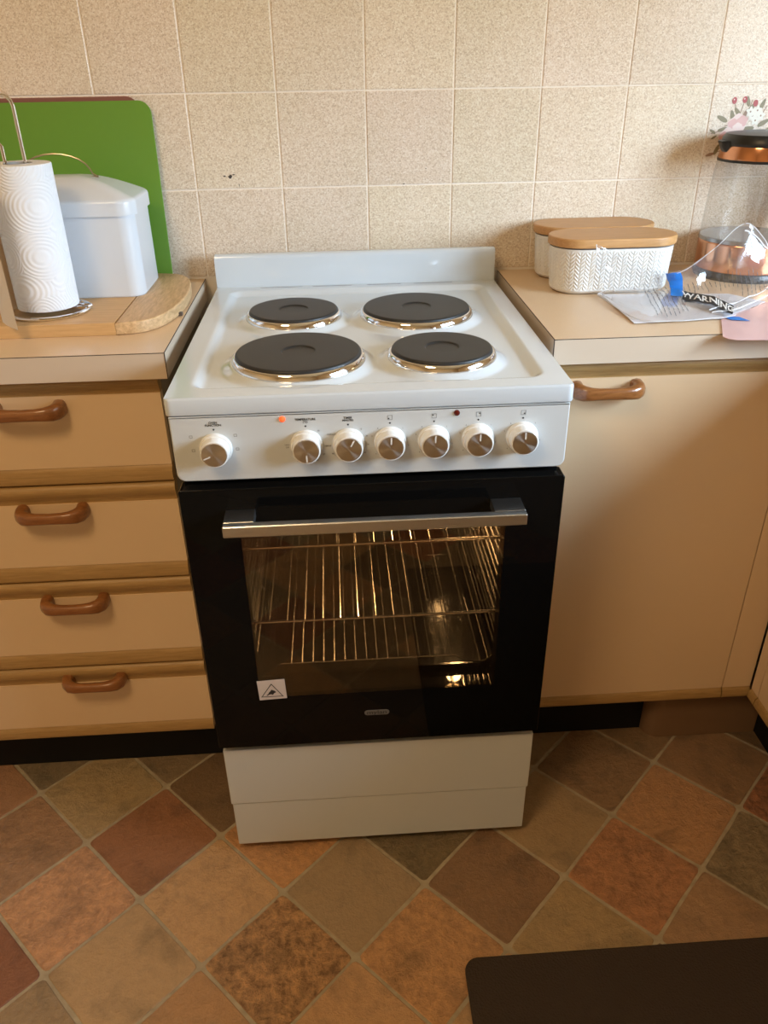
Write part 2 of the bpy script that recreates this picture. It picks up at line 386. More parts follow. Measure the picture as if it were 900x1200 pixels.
# small chips in two tiles
def blot(x, z, rx, rz, seed, y=-.0003):
    bm = B(); q = random.Random(seed); n = 11
    vs = [(x+rx*math.cos(2*PI*k/n)*q.uniform(.5, 1), y, z+rz*math.sin(2*PI*k/n)*q.uniform(.5, 1)) for k in range(n)]
    loft(bm, [[(a, b+.0006, c) for a, b, c in vs], vs]); return bm
chip_m = M('chipped_tile_body', (.06, .045, .035), .9)
bm = blot(-.2277, 1.0787, .0050, .0042, 1); merge(bm, blot(-.2385, 1.0795, .003, .0015, 5)); merge(bm, blot(-.2215, 1.082, .003, .0012, 6)); merge(bm, blot(-.2130, 1.0635, .0010, .003, 7))
o = obj('chip', bm, chip_m, tile_at[(1, -1)])
o = obj('chip', blot(.0962, 1.0590, .0022, .0012, 2), chip_m, tile_at[(3, -1)])
o = obj('chip', blot(.138, 1.085, .0012, .0012, 3), chip_m, tile_at[(3, -1)])
struct('wall_left', box(B(), LX-.1, LX, BY, .1, 0, CZ), wall_paint)
struct('wall_front', box(B(), LX-.1, RX+.1, BY-.1, BY, 0, CZ), wall_paint)
struct('ceiling', box(B(), LX-.1, RX+.1, BY-.1, .1, CZ, CZ+.1), ceil_paint)
bm = B(); W_ = RX+.1
box(bm, RX, W_, BY, .1, 0, WZ0); box(bm, RX, W_, BY, .1, WZ1, CZ); box(bm, RX, W_, BY, WY0, WZ0, WZ1); box(bm, RX, W_, WY1, .1, WZ0, WZ1)
struct('wall_right', bm, wall_paint)
wf = M('window_frame_white', (.8, .8, .78), .4)
bm = B()
for a in ((WY0, WY0+.04, WZ0, WZ1), (WY1-.04, WY1, WZ0, WZ1), (WY0, WY1, WZ0, WZ0+.04), (WY0, WY1, WZ1-.04, WZ1), (-1.0, -.97, WZ0, WZ1)):
    box(bm, RX+.02, RX+.06, a[0], a[1], a[2], a[3])
win = struct('window_1', bm, wf)
obj('pane', box(B(), RX+.038, RX+.042, WY0+.03, WY1-.03, WZ0+.03, WZ1-.03), window_glass, win)

# warm fill lamp added on the unseen ceiling, behind the camera
t = thing('fill_lamp', 'round warm white fill lamp added to the unseen ceiling', 'lamp', (-.75, -1.75, CZ-.09))
obj('fill_lamp_base', lathe(B(), [(.0, .09), (.16, .09), (.16, .065), (.0, .065)], (-.75, -1.75, CZ-.09), 32), plastic_white, t)
fill_glow = M('fill_diffuser', (1, .9, .75), .5, Emission_Color=(1, .70, .40, 1), Emission_Strength=1.5)
obj('fill_lamp_shade', lathe(B(), [(.0, .0), (.20, .004), (.29, .02), (.32, .045), (.32, .064), (0, .064)], (-.75, -1.75, CZ-.09), 32), fill_glow, t)
ll = bpy.data.lights.new('fill_lamp_light', 'AREA'); ll.shape = 'DISK'; ll.size = .62; ll.energy = FILL_POWER; ll.color = (1, .70, .38)
lo = bpy.data.objects.new('fill_lamp_light', ll); C.objects.link(lo); lo.location = (-.75, -1.75, CZ-.10)

# ================================================================ CABINETS AND WORKTOPS
HC, YC, CT = .8935, -.4622, .040
def worktop(name, label, outline, cat='worktop', edges=()):
    t = thing(name, label, cat, (outline[0][0], outline[0][1], HC-CT))
    obj('top', slab(B(), outline, HC-CT, HC, .0006), worktop_m, t)
    return t
t = worktop('worktop', 'cream laminate worktop left of the cooker, under the wooden board', [(-1.85, YC+.0012), (-.2973, YC+.0012), (-.2973, 0), (-1.85, 0)])
obj('edge_strip', box(B(), -1.85, -.2975, YC, YC+.001, HC-CT, HC-.0012), edge_m, t)
obj('edge_strip', box(B(), -.2973, -.2961, YC, 0, HC-CT, HC-.0012), edge_m, t)
bm = box(B(), -1.85, -.2961, YC+.0001, YC+.0011, HC-.0012, HC-.0002); box(bm, -.2972, -.2963, YC, 0, HC-.0012, HC-.0002); box(bm, -.2969, -.2957, YC-.0003, YC+.0006, HC-CT, HC-.0006)
obj('joint_line', bm, joint_dark, t)
XR = .2842
t = worktop('worktop', 'cream laminate worktop right of the cooker, under the two canisters', [(XR+.0012, YC+.0012), (RX, YC+.0012), (RX, 0), (XR+.0012, 0)])
obj('edge_strip', box(B(), XR, .735, YC, YC+.001, HC-CT, HC-.0012), edge_m, t)
obj('edge_strip', box(B(), XR, XR+.0012, YC, 0, HC-CT, HC-.0012), edge_m, t)
bm = box(B(), XR, .735, YC+.0001, YC+.0011, HC-.0012, HC-.0002); box(bm, XR+.0003, XR+.0011, YC, 0, HC-.0012, HC-.0002); box(bm, XR-.0004, XR+.0007, YC-.0003, YC+.0006, HC-CT, HC-.0006)
obj('joint_line', bm, joint_dark, t)
t = worktop('worktop', 'cream laminate worktop along the right wall under the window', [(.7362, -2.1), (RX, -2.1), (RX, YC-.001), (.7362, YC-.001)])
obj('edge_strip', box(B(), .735, .7362, -2.1, YC, HC-CT, HC-.0012), edge_m, t)

def handle_bm(cx_, y, z):
    bm = B(); pts = []; rs = []
    prof = [(-.048, 0, .0132), (-.0485, .009, .0130), (-.047, .018, .0126), (-.041, .0250, .0118), (-.032, .0285, .0104), (-.020, .030, .0094), (0, .0305, .0090)]
    prof += [(-a, b, c) for a, b, c in prof[-2::-1]]
    for a, b, c in prof: pts.append((cx_+a, y-b, z)); rs.append(c)
    tube(bm, pts, rs, 14, sq=.72, flat=.78)
    return bm
YF = -.440
def rail_profile_top(z0, z1):   # oak finger rail above the panel: bulge above, cove below
    return [(YF+.016, z0), (YF+.0016, z0), (YF+.0014, z0+(z1-z0)*.12), (YF-.001, z0+(z1-z0)*.30), (YF-.0045, z0+(z1-z0)*.48), (YF-.006, z0+(z1-z0)*.66), (YF-.0045, z0+(z1-z0)*.84), (YF+.001, z1), (YF+.016, z1)]
def rail_profile_bot(z0, z1):
    return [(YF+.016, z0), (YF-.003, z0), (YF-.005, z0+.003), (YF-.004, z0+(z1-z0)*.72), (YF+.0005, z1-.002), (YF+.0012, z1), (YF+.016, z1)]
def rail(prof, x0, x1): return loft(B(), [[(x0, y, z) for y, z in prof], [(x1, y, z) for y, z in prof]])
def front(parent, x0, x1, zt0, zt1, zb1, zb0, hx=None, hz=None, nm='drawer'):
    """panel between zb1 and zt0; top rail zt0..zt1, bottom rail zb0..zb1"""
    d = obj(nm, box(B(), x0, x1, YF, YF+.016, zb1, zt0), laminate, parent)
    obj('top_rail', rail(rail_profile_top(zt0, zt1), x0, x1), oak, d, 50); obj('bottom_rail', rail(rail_profile_bot(zb0, zb1), x0, x1), oak, d, 50)
    if hx is not None: obj('handle', handle_bm(hx, YF, hz), teak, d)
    return d
t = thing('drawer_cabinet', 'base cabinet of four cream drawers with oak rails left of the cooker', 'cabinet', (-.6, -.2, 0))
DL, DR = -.90, -.3165
obj('carcass', box(B(), DL, DR, YF+.018, -.002, .126, HC-CT-.001), carcass, t)
zs = [(.824, .852, .7025, .675), (.6375, .6715, .5175, .4895), (.4515, .4865, .3285, .3005), (.2580, .2965, .1510, .126)]
for i, (a, b_z, c_, d_) in enumerate(zs):
    front(t, DL, DR, a, b_z, c_, d_, -.519, (.806, .627, .4465, .270)[i])
obj('kickboard', box(B(), DL-.6, DR, -.386, -.37, 0, .1255), black_matte, t)
t = thing('base_cabinet', 'cream base cabinet at the far left, past the drawers', 'cabinet', (-1.2, -.2, 0))
obj('carcass', box(B(), -1.5, DL-.004, YF+.018, -.002, .126, HC-CT-.001), carcass, t)
front(t, -1.5, DL-.004, .824, .852, .151, .126, -1.1, .806, 'door')
t = thing('base_cabinet', 'cream base cabinet right of the cooker with one wide door and a wooden bow handle', 'cabinet', (.5, -.2, 0))
obj('carcass', box(B(), .2995, .756, YF+.018, -.002, .134, HC-CT-.001), carcass, t)
front(t, .2995, .6970, .822, .852, .1575, .134, .3805, .806, 'door')
front(t, .6990, .7560, .822, .852, .1575, .134, nm='filler_panel')
obj('kickboard', box(B(), .29, .60, -.381, -.365, 0, .1335), black_matte, t)
o_ = rrect(.572, .812, -.412, -.36, [.003, .003, .003, .034], 8)
obj('plinth_cover', slab(B(), o_, 0, .1335, .001), plinth_m, t)
obj('kickboard', box(B(), .8122, .83, -.4465, -.37, 0, .1335), black_matte, t)
# return run along the right wall
t = thing('base_cabinet', 'cream base cabinet at the right edge of the photo, turned to face left', 'cabinet', (1.0, -1.2, 0))
obj('carcass', box(B(), .774, RX-.002, -2.05, -.475, .134, HC-CT-.001), carcass, t)
def rfront(y0, y1, nm):
    d = obj(nm, box(B(), .756, .772, y0, y1, .1575, .822), laminate, t)
    pr = rail_profile_bot(.134, .1575); obj('bottom_rail', loft(B(), [[(.756+(a-YF), y0, z) for a, z in pr], [(.756+(a-YF), y1, z) for a, z in pr]]), oak, d, 50)
    pr = rail_profile_top(.822, .852); obj('top_rail', loft(B(), [[(.756+(a-YF), y0, z) for a, z in pr], [(.756+(a-YF), y1, z) for a, z in pr]]), oak, d, 50)
rfront(-.4725, -.4470, 'filler_panel'); rfront(-.93, -.4745, 'door'); rfront(-1.4, -.934, 'door')
obj('kickboard', box(B(), .812, .83, -2.05, -.4475, 0, .1335), black_matte, t)
bm = slab(B(), rrect(.1166, .98, -1.55, -.8650, .022, 6), .0, .013, .004)
tag(obj('floor_mat', bm, mat_m), 'dark brown foam mat lying on the floor tiles in front of the cooker', 'mat')

# ================================================================ COOKER
ck = thing('cooker', 'white freestanding electric cooker with four black hotplates and a lit oven', 'cooker', (0, -.33, 0))
ZT, ZL = .8865, .8615
YFR, YBK = -.633, -.030
# burners: x, y, disc radius
BUR = [(-.1135, -.262, .0750), (.0945, -.268, .0900), (-.0985, -.490, .0910), (.1100, -.493, .0735)]
def sd_rr(x, y, x0, x1, y0, y1, r):
    qx = abs(x-(x0+x1)/2)-(x1-x0)/2+r; qy = abs(y-(y0+y1)/2)-(y1-y0)/2+r
    return math.hypot(max(qx, 0), max(qy, 0))+min(max(qx, qy), 0)-r
def ss(a, b, x):
    t_ = min(max((x-a)/(b-a), 0), 1); return t_*t_*(3-2*t_)
def hobz(x, y):
    z = ZT
    d = sd_rr(x, y, -.2365, .2365, -.597, -.082, .022)
    z -= .0075*(1-ss(-.012, .004, d))
    for bx, by, br in BUR:
        r_ = math.hypot(x-bx, y-by)
        z = max(z, ZT-.0075+.0068*(1-ss(br+.004, br+.024, r_)))
    return z
bm = B(); nx, ny = 180, 200; grid = []
x0h, x1h, y0h, y1h = -.2685, .2685, -.6315, YBK
for j in range(ny+1):
    row = []
    for i in range(nx+1):
        x, y = x0h+(x1h-x0h)*i/nx, y0h+(y1h-y0h)*j/ny
        row.append(bm.verts.new((x, y, hobz(x, y))))
    grid.append(row)
for j in range(ny):
    for i in range(nx): bm.faces.new((grid[j][i], grid[j][i+1], grid[j+1][i+1], grid[j+1][i]))
# rounded lip and skirt
per = [grid[0][i] for i in range(nx)]+[grid[j][nx] for j in range(ny)]+[grid[ny][i] for i in range(nx, 0, -1)]+[grid[j][0] for j in range(ny, 0, -1)]
prev = per
def outp(vv, d, z):
    x, y = vv.co.x, vv.co.y
    r_ = .006; a = max(x0h+r_, min(x1h-r_, x)); b = max(y0h+r_, min(y1h-r_, y)); n_ = Vector((x-a, y-b))
    n_ = n_.normalized() if n_.length > 1e-9 else Vector((0, 0))
    if y > y1h-.001 and abs(x) < x1h-.006: n_ = Vector((0, .0))
    return (a+n_.x*(r_+d), b+n_.y*(r_+d), z)
base_per = list(per)
for d, z in ((.0, ZT-.0004), (.0009, ZT-.0015), (.0015, ZT-.0035), (.0016, ZL+.002), (.0010, ZL+.0004), (-.001, ZL)):
    new = [bm.verts.new(outp(q, d, z)) for q in base_per]
    for k in range(len(new)):
        k2 = (k+1) % len(new); bm.faces.new((prev[k2], prev[k], new[k], new[k2]))
    prev = new
obj('hob', bm, white_enamel, ck, 60)
# hotplates
for i, (bx, by, br) in enumerate(BUR):
    zb = ZT-.0012
    zc = zb
    zb = zb+.0030
    hp = obj('hotplate', lathe(B(), [(.0, .003), (br-.001, .003), (br, .0045), (br, .0085), (br-.0015, .0105), (br-.004, .0110), (.026, .0108), (.0245, .0098), (.0235, .0086), (.0, .0086)], (bx, by, zb), 72), hot_iron, ck, 50)
    obj('trim_ring', lathe(B(), [(br+.0060, -.0010), (br+.0064, .0010), (br+.0052, .0052), (br+.0036, .0086), (br+.0018, .0100), (br+.0004, .0096), (br+.0002, .0050), (br+.0002, -.001)], (bx, by, zc), 72), chrome, hp, 60)
# vent slots behind the hotplates
bm = B()
for xa, xb in ((-.185, -.105), (-.085, -.01), (.02, .085), (.11, .185)): box(bm, xa, xb, -.0605, -.0585, ZT-.0002, ZT+.0003)
obj('vent_slots', bm, grey_ink, ck)
# backsplash
pr = [(-.050, ZT-.001), (-.050, ZT+.052), (-.0485, ZT+.0575), (-.045, ZT+.0605), (-.034, ZT+.0605), (-.031, ZT+.0585), (-.030, ZT+.055), (-.030, ZT-.001)]
obj('backsplash', loft(B(), [[(-.2685, y, z-.0015 if z > ZT+.05 else z) for y, z in pr], [(-.267, y, z) for y, z in pr], [(.267, y, z) for y, z in pr], [(.2685, y, z-.0015 if z > ZT+.05 else z) for y, z in pr]]), white_enamel, ck, 50)
# control panel (rounded lower corners)
o_ = rrect(-.2665, .2665, .7655, ZL-.0012, [.012, .001, .001, .012], 5)
obj('control_panel', slab(B(), o_, -.6320, -.600, .0022, 'y'), white_paint, ck)
# body
bm = B()
box(bm, -.2645, -.2600, -.600, -.035, .03, ZL); box(bm, .2600, .2645, -.600, -.035, .03, ZL); box(bm, -.2600, .2600, -.040, -.035, .03, ZL); box(bm, -.2600, .2600, -.600, -.04, .03, .034)
obj('body', bm, white_paint, ck)
for sx_ in (-.22, .22):
    for yy in (-.56, -.08): obj('foot', lathe(B(), [(.0, 0), (.018, 0), (.018, .01), (.008, .012), (.008, .03), (0, .03)], (sx_, yy, 0), 16), black_plastic, ck)
# cavity: five faces plus the flange round its mouth
CXW, CZ0, CZ1, CYF, CYB = .207, .352, .712, -.612, -.17
bm = B()
ring = rrect(-CXW, CXW, CZ0, CZ1, .022, 5); outr = rrect(-.2595, .2595, .262, .764, .002, 5)
loft(bm, [[(x, CYF, z) for x, z in outr], [(x, CYF, z) for x, z in ring], [(x, CYF+.01, z) for x, z in ring], [(x, CYB-.015, z) for x, z in ring], [(x, CYB, z) for x, z in inset(ring, .012)]], cap0=False)
cav = obj('oven_cavity', bm, enamel_black, ck, 40)
for s in (-1, 1):
    bm = B()
    for z in (.415, .455, .502, .548, .594, .641, .668):
        tube(bm, [(s*.2035, -.585, z), (s*.2035, -.19, z)], .0021, 6)
        tube(bm, [(s*.1965, -.575, z+.0), (s*.1965, -.20, z+.0)], .0017, 6)
    for y in (-.575, -.385, -.20): tube(bm, [(s*.2015, y, .40), (s*.2015, y, .685)], .0025, 6)
    obj('side_runner', bm, wire_chrome, cav)
obj('lamp_cover', lathe(B(), [(0, 0), (.013, .003), (.020, .012), (.020, .019), (0, .019)], (.178, -.300, CZ1-.0195), 24), bulb_m, cav)
pl = bpy.data.lights.new('oven_light', 'POINT'); pl.energy = OVEN_POWER; pl.color = (1, .62, .27); pl.shadow_soft_size = .016
po = bpy.data.objects.new('oven_light', pl); C.objects.link(po); po.location = (.176, -.305, .655)
# black fascia gap between panel and door
obj('fascia_gap', box(B(), -.262, .262, -.6125, -.600, .752, .768), black_plastic, ck)
# door
DY0, DY1 = -.6450, -.6175
WN = (-.1890, .1865, .3830, .6950)
oo = rrect(-.2660, .2660, .2760, .7585, .004, 5); ii = rrect(*WN, .006, 5)
bm = B(); R_ = [[bm.verts.new((x, y, z)) for x, z in p] for p, y in ((inset(oo, .001), DY0), (oo, DY0+.001), (oo, DY1), (ii, DY1), (ii, DY0))]
n = len(oo)
for a, b in list(zip(R_, R_[1:]))+[(R_[-1], R_[0])]:
    for k in range(n): bm.faces.new((a[k], a[(k+1) % n], b[(k+1) % n], b[k]))
dr = obj('oven_door', bm, black_glass, ck, 30)
pb = B(); loft(pb, [[(x, DY0+.0042, z) for x, z in ii], [(x, DY0, z) for x, z in ii]]); obj('glass_pane', pb, door_pane, dr)
# handle: front bar, two end plates, hollow between
HZ0, HZ1 = .7095, .7265
bm = B()
box(bm, -.2050, .2050, -.6935, -.6805, HZ0, HZ1, .0012, 1)
box(bm, -.2050, -.1645, -.6815, DY0, HZ0+.004, HZ1, .0006, 1); box(bm, .1625, .2050, -.6815, DY0, HZ0+.004, HZ1, .0006, 1)
obj('handle', bm, steel, dr)
# warning sticker
def on_glass(x, y, off=.0006): return (x, DY0-off, y)
bm = B(); q = [(-.1900, .3775), (-.1465, .3795), (-.1480, .4190), (-.1915, .4170)]
loft(bm, [[(x, DY0-.0001, z) for x, z in q], [(x, DY0-.0004, z) for x, z in q]])
st = obj('sticker', bm, sticker_m, dr)
bm = B(); cxs, czs = -.1693, .3935
def tri(s_): return [(cxs-s_*.95, czs-s_*.52), (cxs+s_*.95, czs-s_*.52), (cxs, czs+s_*.95)]
A_, B2 = tri(.0188), tri(.0163); A_ = [bm.verts.new(on_glass(*p)) for p in A_]; B2 = [bm.verts.new(on_glass(*p)) for p in B2]
for k in range(3): bm.faces.new((A_[k], A_[(k+1) % 3], B2[(k+1) % 3], B2[k]))
hand = [(-.0010, .0060), (.0045, .0035), (.0080, -.0005), (.0035, -.0030), (.0010, -.0070), (-.0020, -.0050), (-.0055, -.0058), (-.0095, -.0085), (-.0105, -.0065), (-.0070, -.0040), (-.0060, -.0005), (-.0030, .0020)]
bm.faces.new([bm.verts.new(on_glass(cxs+a*.85, czs+b*.85)) for a, b in hand])
obj('printed_marking', bm, ink, st, smooth=False)
# logo badge
o_ = rrect(-.0240, .0165, .3330, .3435, .0052, 6)
lg = obj('logo_badge', slab(B(), o_, DY0-.0006, DY0-.0001, 0, 'y'), logo_m, dr)
bm = text_obj(None, 'mylan', .0125, None, None, lambda x, y: (-.0038+x*1.12, DY0-.0009, .3386+y*.9), bold=.0001)
obj('printed_marking', bm, ink, lg, smooth=False)
# storage drawer and lower plinth
obj('storage_drawer', box(B(), -.2637, .2637, -.6330, -.603, .1275, .2575, .0022), white_paint, ck)
obj('plinth', box(B(), -.2615, .2615, -.6312, -.603, .0200, .1262, .0018), white_paint, ck)
# knobs
KZ = .8140
KX = [-.2095, -.0885, -.0320, .0238, .0830, .1428, .2035]
KA = [-112, 180, 28, 2, 0, 0, 0]
def pan(x, y): return (x, -.6323, y)
marks = ['OVEN\nFUNCTION', 'TEMPERATURE\n(°C)', 'TIMER\nMINUTES', None, None, None, None]
for i, kx in enumerate(KX):
    y0 = -.6320
    kb = obj('knob', lathe(B(), [(0, 0), (.0220, 0), (.0220, .004), (.0212, .0065), (.0196, .0070), (.0192, .0080), (.0190, .0190), (.0184, .0212), (.0170, .0218), (.0168, .0212), (0, .0212)], (kx, y0, KZ), 48, 'y'), plastic_white, ck, 40)
    cap = B(); lathe(cap, [(0, 0), (.0165, 0), (.0165, .0012), (.0160, .0016), (.0, .0016)], (kx, y0-.0208, KZ), 48, 'y')
    me_cap = obj('knob_cap', cap, knob_metal, kb, 40, origin=(kx, y0-.022, KZ))
    a = math.radians(KA[i]); dx, dz = math.sin(a), math.cos(a); bm = B()
    p0 = Vector((kx+dx*.0055, y0-.0228, KZ+dz*.0055)); p1 = Vector((kx+dx*.0155, y0-.0228, KZ+dz*.0155)); wv = Vector((dz, 0, -dx))*.0009
    bm.faces.new([bm.verts.new(p) for p in (p0-wv, p0+wv, p1+wv, p1-wv)]); obj('pointer', bm, plastic_white, kb, smooth=False)
    # print round the knob
    bm = B(); dots = [(kx, .8412, .0013, 10)]
    for (ax, az, ar, an) in dots:
        bm.faces.new([bm.verts.new(pan(ax+ar*math.cos(2*PI*k/an), az+ar*math.sin(2*PI*k/an))) for k in range(an)])
    if marks[i]:
        for k, ln in enumerate(marks[i].split('\n')):
            merge(bm, text_obj(None, ln, .0042 if (k == 0 or i == 0) else .0036, None, None, lambda x, y, k=k: pan(kx+x, .8508-k*.0036+y), bold=.00012))
    else:
        def fr(x0_, x1_, z0_, z1_): bm.faces.new([bm.verts.new(pan(*p)) for p in ((x0_, z0_), (x1_, z0_), (x1_, z1_), (x0_, z1_))])
        s_ = .0032; zc = .8490
        for q in ((-s_, s_, -s_, -s_+.0004), (-s_, s_, s_-.0004, s_), (-s_, -s_+.0004, -s_, s_), (s_-.0004, s_, -s_, s_)): fr(kx+q[0], kx+q[1], zc+q[2], zc+q[3])
        qx, qz = [(-1, -1), (-1, 1), (1, 1), (1, -1)][i-3]; fr(kx+qx*.0015-.0009, kx+qx*.0015+.0009, zc+qz*.0013-.0009, zc+qz*.0013+.0009)
    if i == 0:
        for (ax, az) in ((-.031, .832), (.0275, .832), (.0285, .812), (-.030, .812), (.008, .7945)):
            for q in ((-.002, .002, -.0018, -.0014), (-.002, .002, .0014, .0018), (-.002, -.0016, -.0018, .0018), (.0016, .002, -.0018, .0018)):
                bm.faces.new([bm.verts.new(pan(kx+ax+px_, az+pz_)) for px_, pz_ in ((q[0], q[2]), (q[1], q[2]), (q[1], q[3]), (q[0], q[3]))])
    else:
        lab = {1: ['50', '', '100', '120', '150', '180', '200', '', '220', 'MAX'], 2: ['10', '20', '30', '40', '50', '60', '', '90', '120', 'MANUAL']}.get(i, ['1', '', '2', '', '3', '', '4', '', '5', '6'])
        for k, ln in enumerate(lab):
            if not ln: continue
            th = math.radians(40+k*28 if i < 3 else 42+k*31); rr_ = .0262 if i < 3 else .0258
            if ln == 'MANUAL': th = math.radians(302)
            if ln == 'MAX': th = math.radians(272)
            tx, tz = kx+rr_*math.sin(th), KZ-.0+rr_*math.cos(th)
            merge(bm, text_obj(None, ln, .0030, None, None, lambda x, y: pan(tx+x, tz+y)))
    obj('printed_marking', bm, ink, kb, recalc=False, smooth=False)['kind'] = 'stuff'
obj('indicator_lamp', lathe(B(), [(0, 0), (.0042, 0), (.0040, .0012), (.0025, .0022), (0, .0026)], (-.1184, -.6320, .8525), 20, 'y'), led_on, ck)['label'] = 'glowing orange indicator lamp'
obj('indicator_lamp', lathe(B(), [(0, 0), (.0042, 0), (.0040, .0012), (.0025, .0022), (0, .0026)], (.1135, -.6320, .8522), 20, 'y'), led_off, ck)['label'] = 'unlit dark red indicator lamp'

# oven racks and tray (they lift out)
def rack(z, label, pitch=.0273):
    t = thing('oven_rack', label, 'rack', (0, -.39, z), 'wire racks in the oven')
    yf, yb, xw = -.598, -.215, .192
    bm = B(); tube(bm, [(-xw, yf, z), (xw, yf, z)], .0026, 8); tube(bm, [(-xw, yf+.012, z-.004), (-xw, yb, z-.004)], .0024, 6); tube(bm, [(xw, yf+.012, z-.004), (xw, yb, z-.004)], .0024, 6)
    tube(bm, [(-xw, yb, z-.003), (xw, yb, z-.003)], .0024, 8)
    obj('frame', bm, wire_chrome, t)
    w0 = None; n_ = 13
    for k in range(n_):
        x = -.168+.336*k/(n_-1)
        if w0 is None:
            bm = B(); tube(bm, [(x, yf, z+.0005), (x, yf+.01, z+.0012), (x, yb, z+.0012)], .0013, 6); w0 = obj('wire', bm, wire_chrome, t); xb = x
        else:
            c_ = w0.copy(); C.objects.link(c_); c_.location.x = x-xb
rack(.6330, 'upper chrome wire rack in the lit oven, just below the door handle')
rack(.4955, 'lower chrome wire rack across the middle of the oven window')
t = thing('baking_tray', 'black enamel tray with a wire grill insert on the oven floor shelf', 'tray', (0, -.39, .366))
bm = B(); o0 = rrect(-.192, .192, -.590, -.215, .02, 5); o1 = inset(o0, .012)
loft(bm, [[(x, y, .388) for x, y in inset(o0, -.004)], [(x, y, .388) for x, y in o0], [(x, y, .368) for x, y in o1], [(x, y, .367) for x, y in inset(o1, .004)]], cap0=False)
obj('pan', bm, enamel_black, t)
bm = B(); zi = .4045
tube(bm, [(-.190, -.592, .380), (-.168, -.592, .380), (-.164, -.592, .384), (-.162, -.592, .399), (-.157, -.592, zi), (.128, -.592, zi), (.150, -.592, .392), (.175, -.592, .388), (.187, -.585, .388), (.187, -.22, .388)], .0016, 6)
tube(bm, [(-.150, -.235, zi), (.150, -.235, zi)], .0018, 6)
gi = obj('grill_frame', bm, wire_chrome, t)
x = -.140; xb = None
while x < .125:
    if xb is None:
        bm = B(); tube(bm, [(x, -.592, zi+.001), (x, -.235, zi+.001)], .0011, 6); w0 = obj('wire', bm, wire_chrome, t); xb = x
    else:
        c_ = w0.copy(); C.objects.link(c_); c_.location.x = x-xb
    x += .0176

# ================================================================ LEFT WORKTOP
t = thing('chopping_board', 'thick light wooden chopping board with rounded end lying on the left worktop', 'board', (-.6, -.2, HC))
BZ = HC+.020
endo = [(-.386, -.3665), (-.360, -.364), (-.344, -.357), (-.330, -.343), (-.318, -.320), (-.308, -.285), (-.302, -.245), (-.2995, -.20), (-.3015, -.150), (-.307, -.108), (-.316, -.075), (-.328, -.052), (-.345, -.037), (-.386, -.031)]
obj('end_board', slab(B(), endo, HC+.0002, BZ, .003), bamboo_end, t, 60)
obj('main_board', slab(B(), [(-.95, -.3695), (-.3865, -.3665), (-.3865, -.031), (-.95, -.031)], HC+.0002, BZ, .0005), bamboo, t)

obj('foot', box(B(), -.322, -.300, -.268, -.258, HC+.0002, HC+.006, .0015, 2), M('dark_foot', (.10, .075, .06), .5), t)
def lean_board(name, label, x0, x1, h, yb, yt, th, mat, z0, cat='chopping board'):
    o_ = rrect(x0, x1, 0, h, [.006, .022, .022, .006], 7)
    bm = B(); slab(bm, o_, 0, th, .0008, 'y')
    ang = math.atan2(yb-yt, h)
    R = Matrix.Translation((0, yb, z0)) @ Matrix.Rotation(ang, 4, 'X')
    bm.transform(R)
    return tag(obj(name, bm, mat), label, cat, 'plastic boards against the wall')
lean_board('plastic_chopping_board', 'dark rose plastic board leaning on the wall, showing behind the green one', -.80, -.3750, .3210, -.0180, -.0055, .003, rose_m, HC+.0004)
lean_board('plastic_chopping_board', 'bright green plastic chopping board leaning on the tiled wall behind the white bin', -.78, -.3540, .3145, -.0275, -.0110, .0035, green_m, HC+.0004)

# white bread bin
bx0, bx1, by0, by1 = -.632, -.3695, -.212, -.062
t = thing('bread_bin', 'white metal bin with a domed lid and wire handle on the chopping board', 'bin', (-.5, -.137, BZ))
o_ = rrect(bx0, bx1, by0, by1, .026, 7)
rings = [[(x, y, BZ+.0002) for x, y in inset(o_, .003)], [(x, y, BZ+.004) for x, y in o_], [(x, y, 1.048) for x, y in o_]]
obj('body', loft(B(), rings), bin_white, t, 40)
lo_ = inset(o_, -.0045); cxb, cyb = (bx0+bx1)/2, (by0+by1)/2
rings = [[(x, y, 1.0465) for x, y in lo_], [(x, y, 1.0655) for x, y in lo_], [(x, y, 1.0695) for x, y in inset(lo_, .0015)], [(x, y, 1.0725) for x, y in inset(lo_, .0055)]]
for k in range(1, 9):
    f_ = k/8; sx1 = 1-.80*f_; sy1 = 1-.96*f_
    rings.append([(cxb+(x-cxb)*sx1, cyb+(y-cyb)*sy1, 1.0725+.031*math.sin(f_*PI/2)) for x, y in inset(lo_, .0055)])
b_bm = B(); loft(b_bm, rings); obj('lid', b_bm, bin_white, t, 40)
pts = [(cxb-.075, cyb, 1.0985), (cxb-.060, cyb, 1.1035)]+[(cxb+.058*math.cos(PI-PI*k/12), cyb, 1.1035+.032*math.sin(PI*k/12)) for k in range(1, 12)]+[(cxb+.060, cyb, 1.1035), (cxb+.068, cyb, 1.0990)]
bm = B(); tube(bm, pts, .0014, 8); box(bm, cxb+.050, cxb+.070, cyb-.003, cyb+.003, 1.0975, 1.1005, .0008, 1); obj('wire_handle', bm, M('bin_wire', (.45, .38, .28), .3, 1), t)

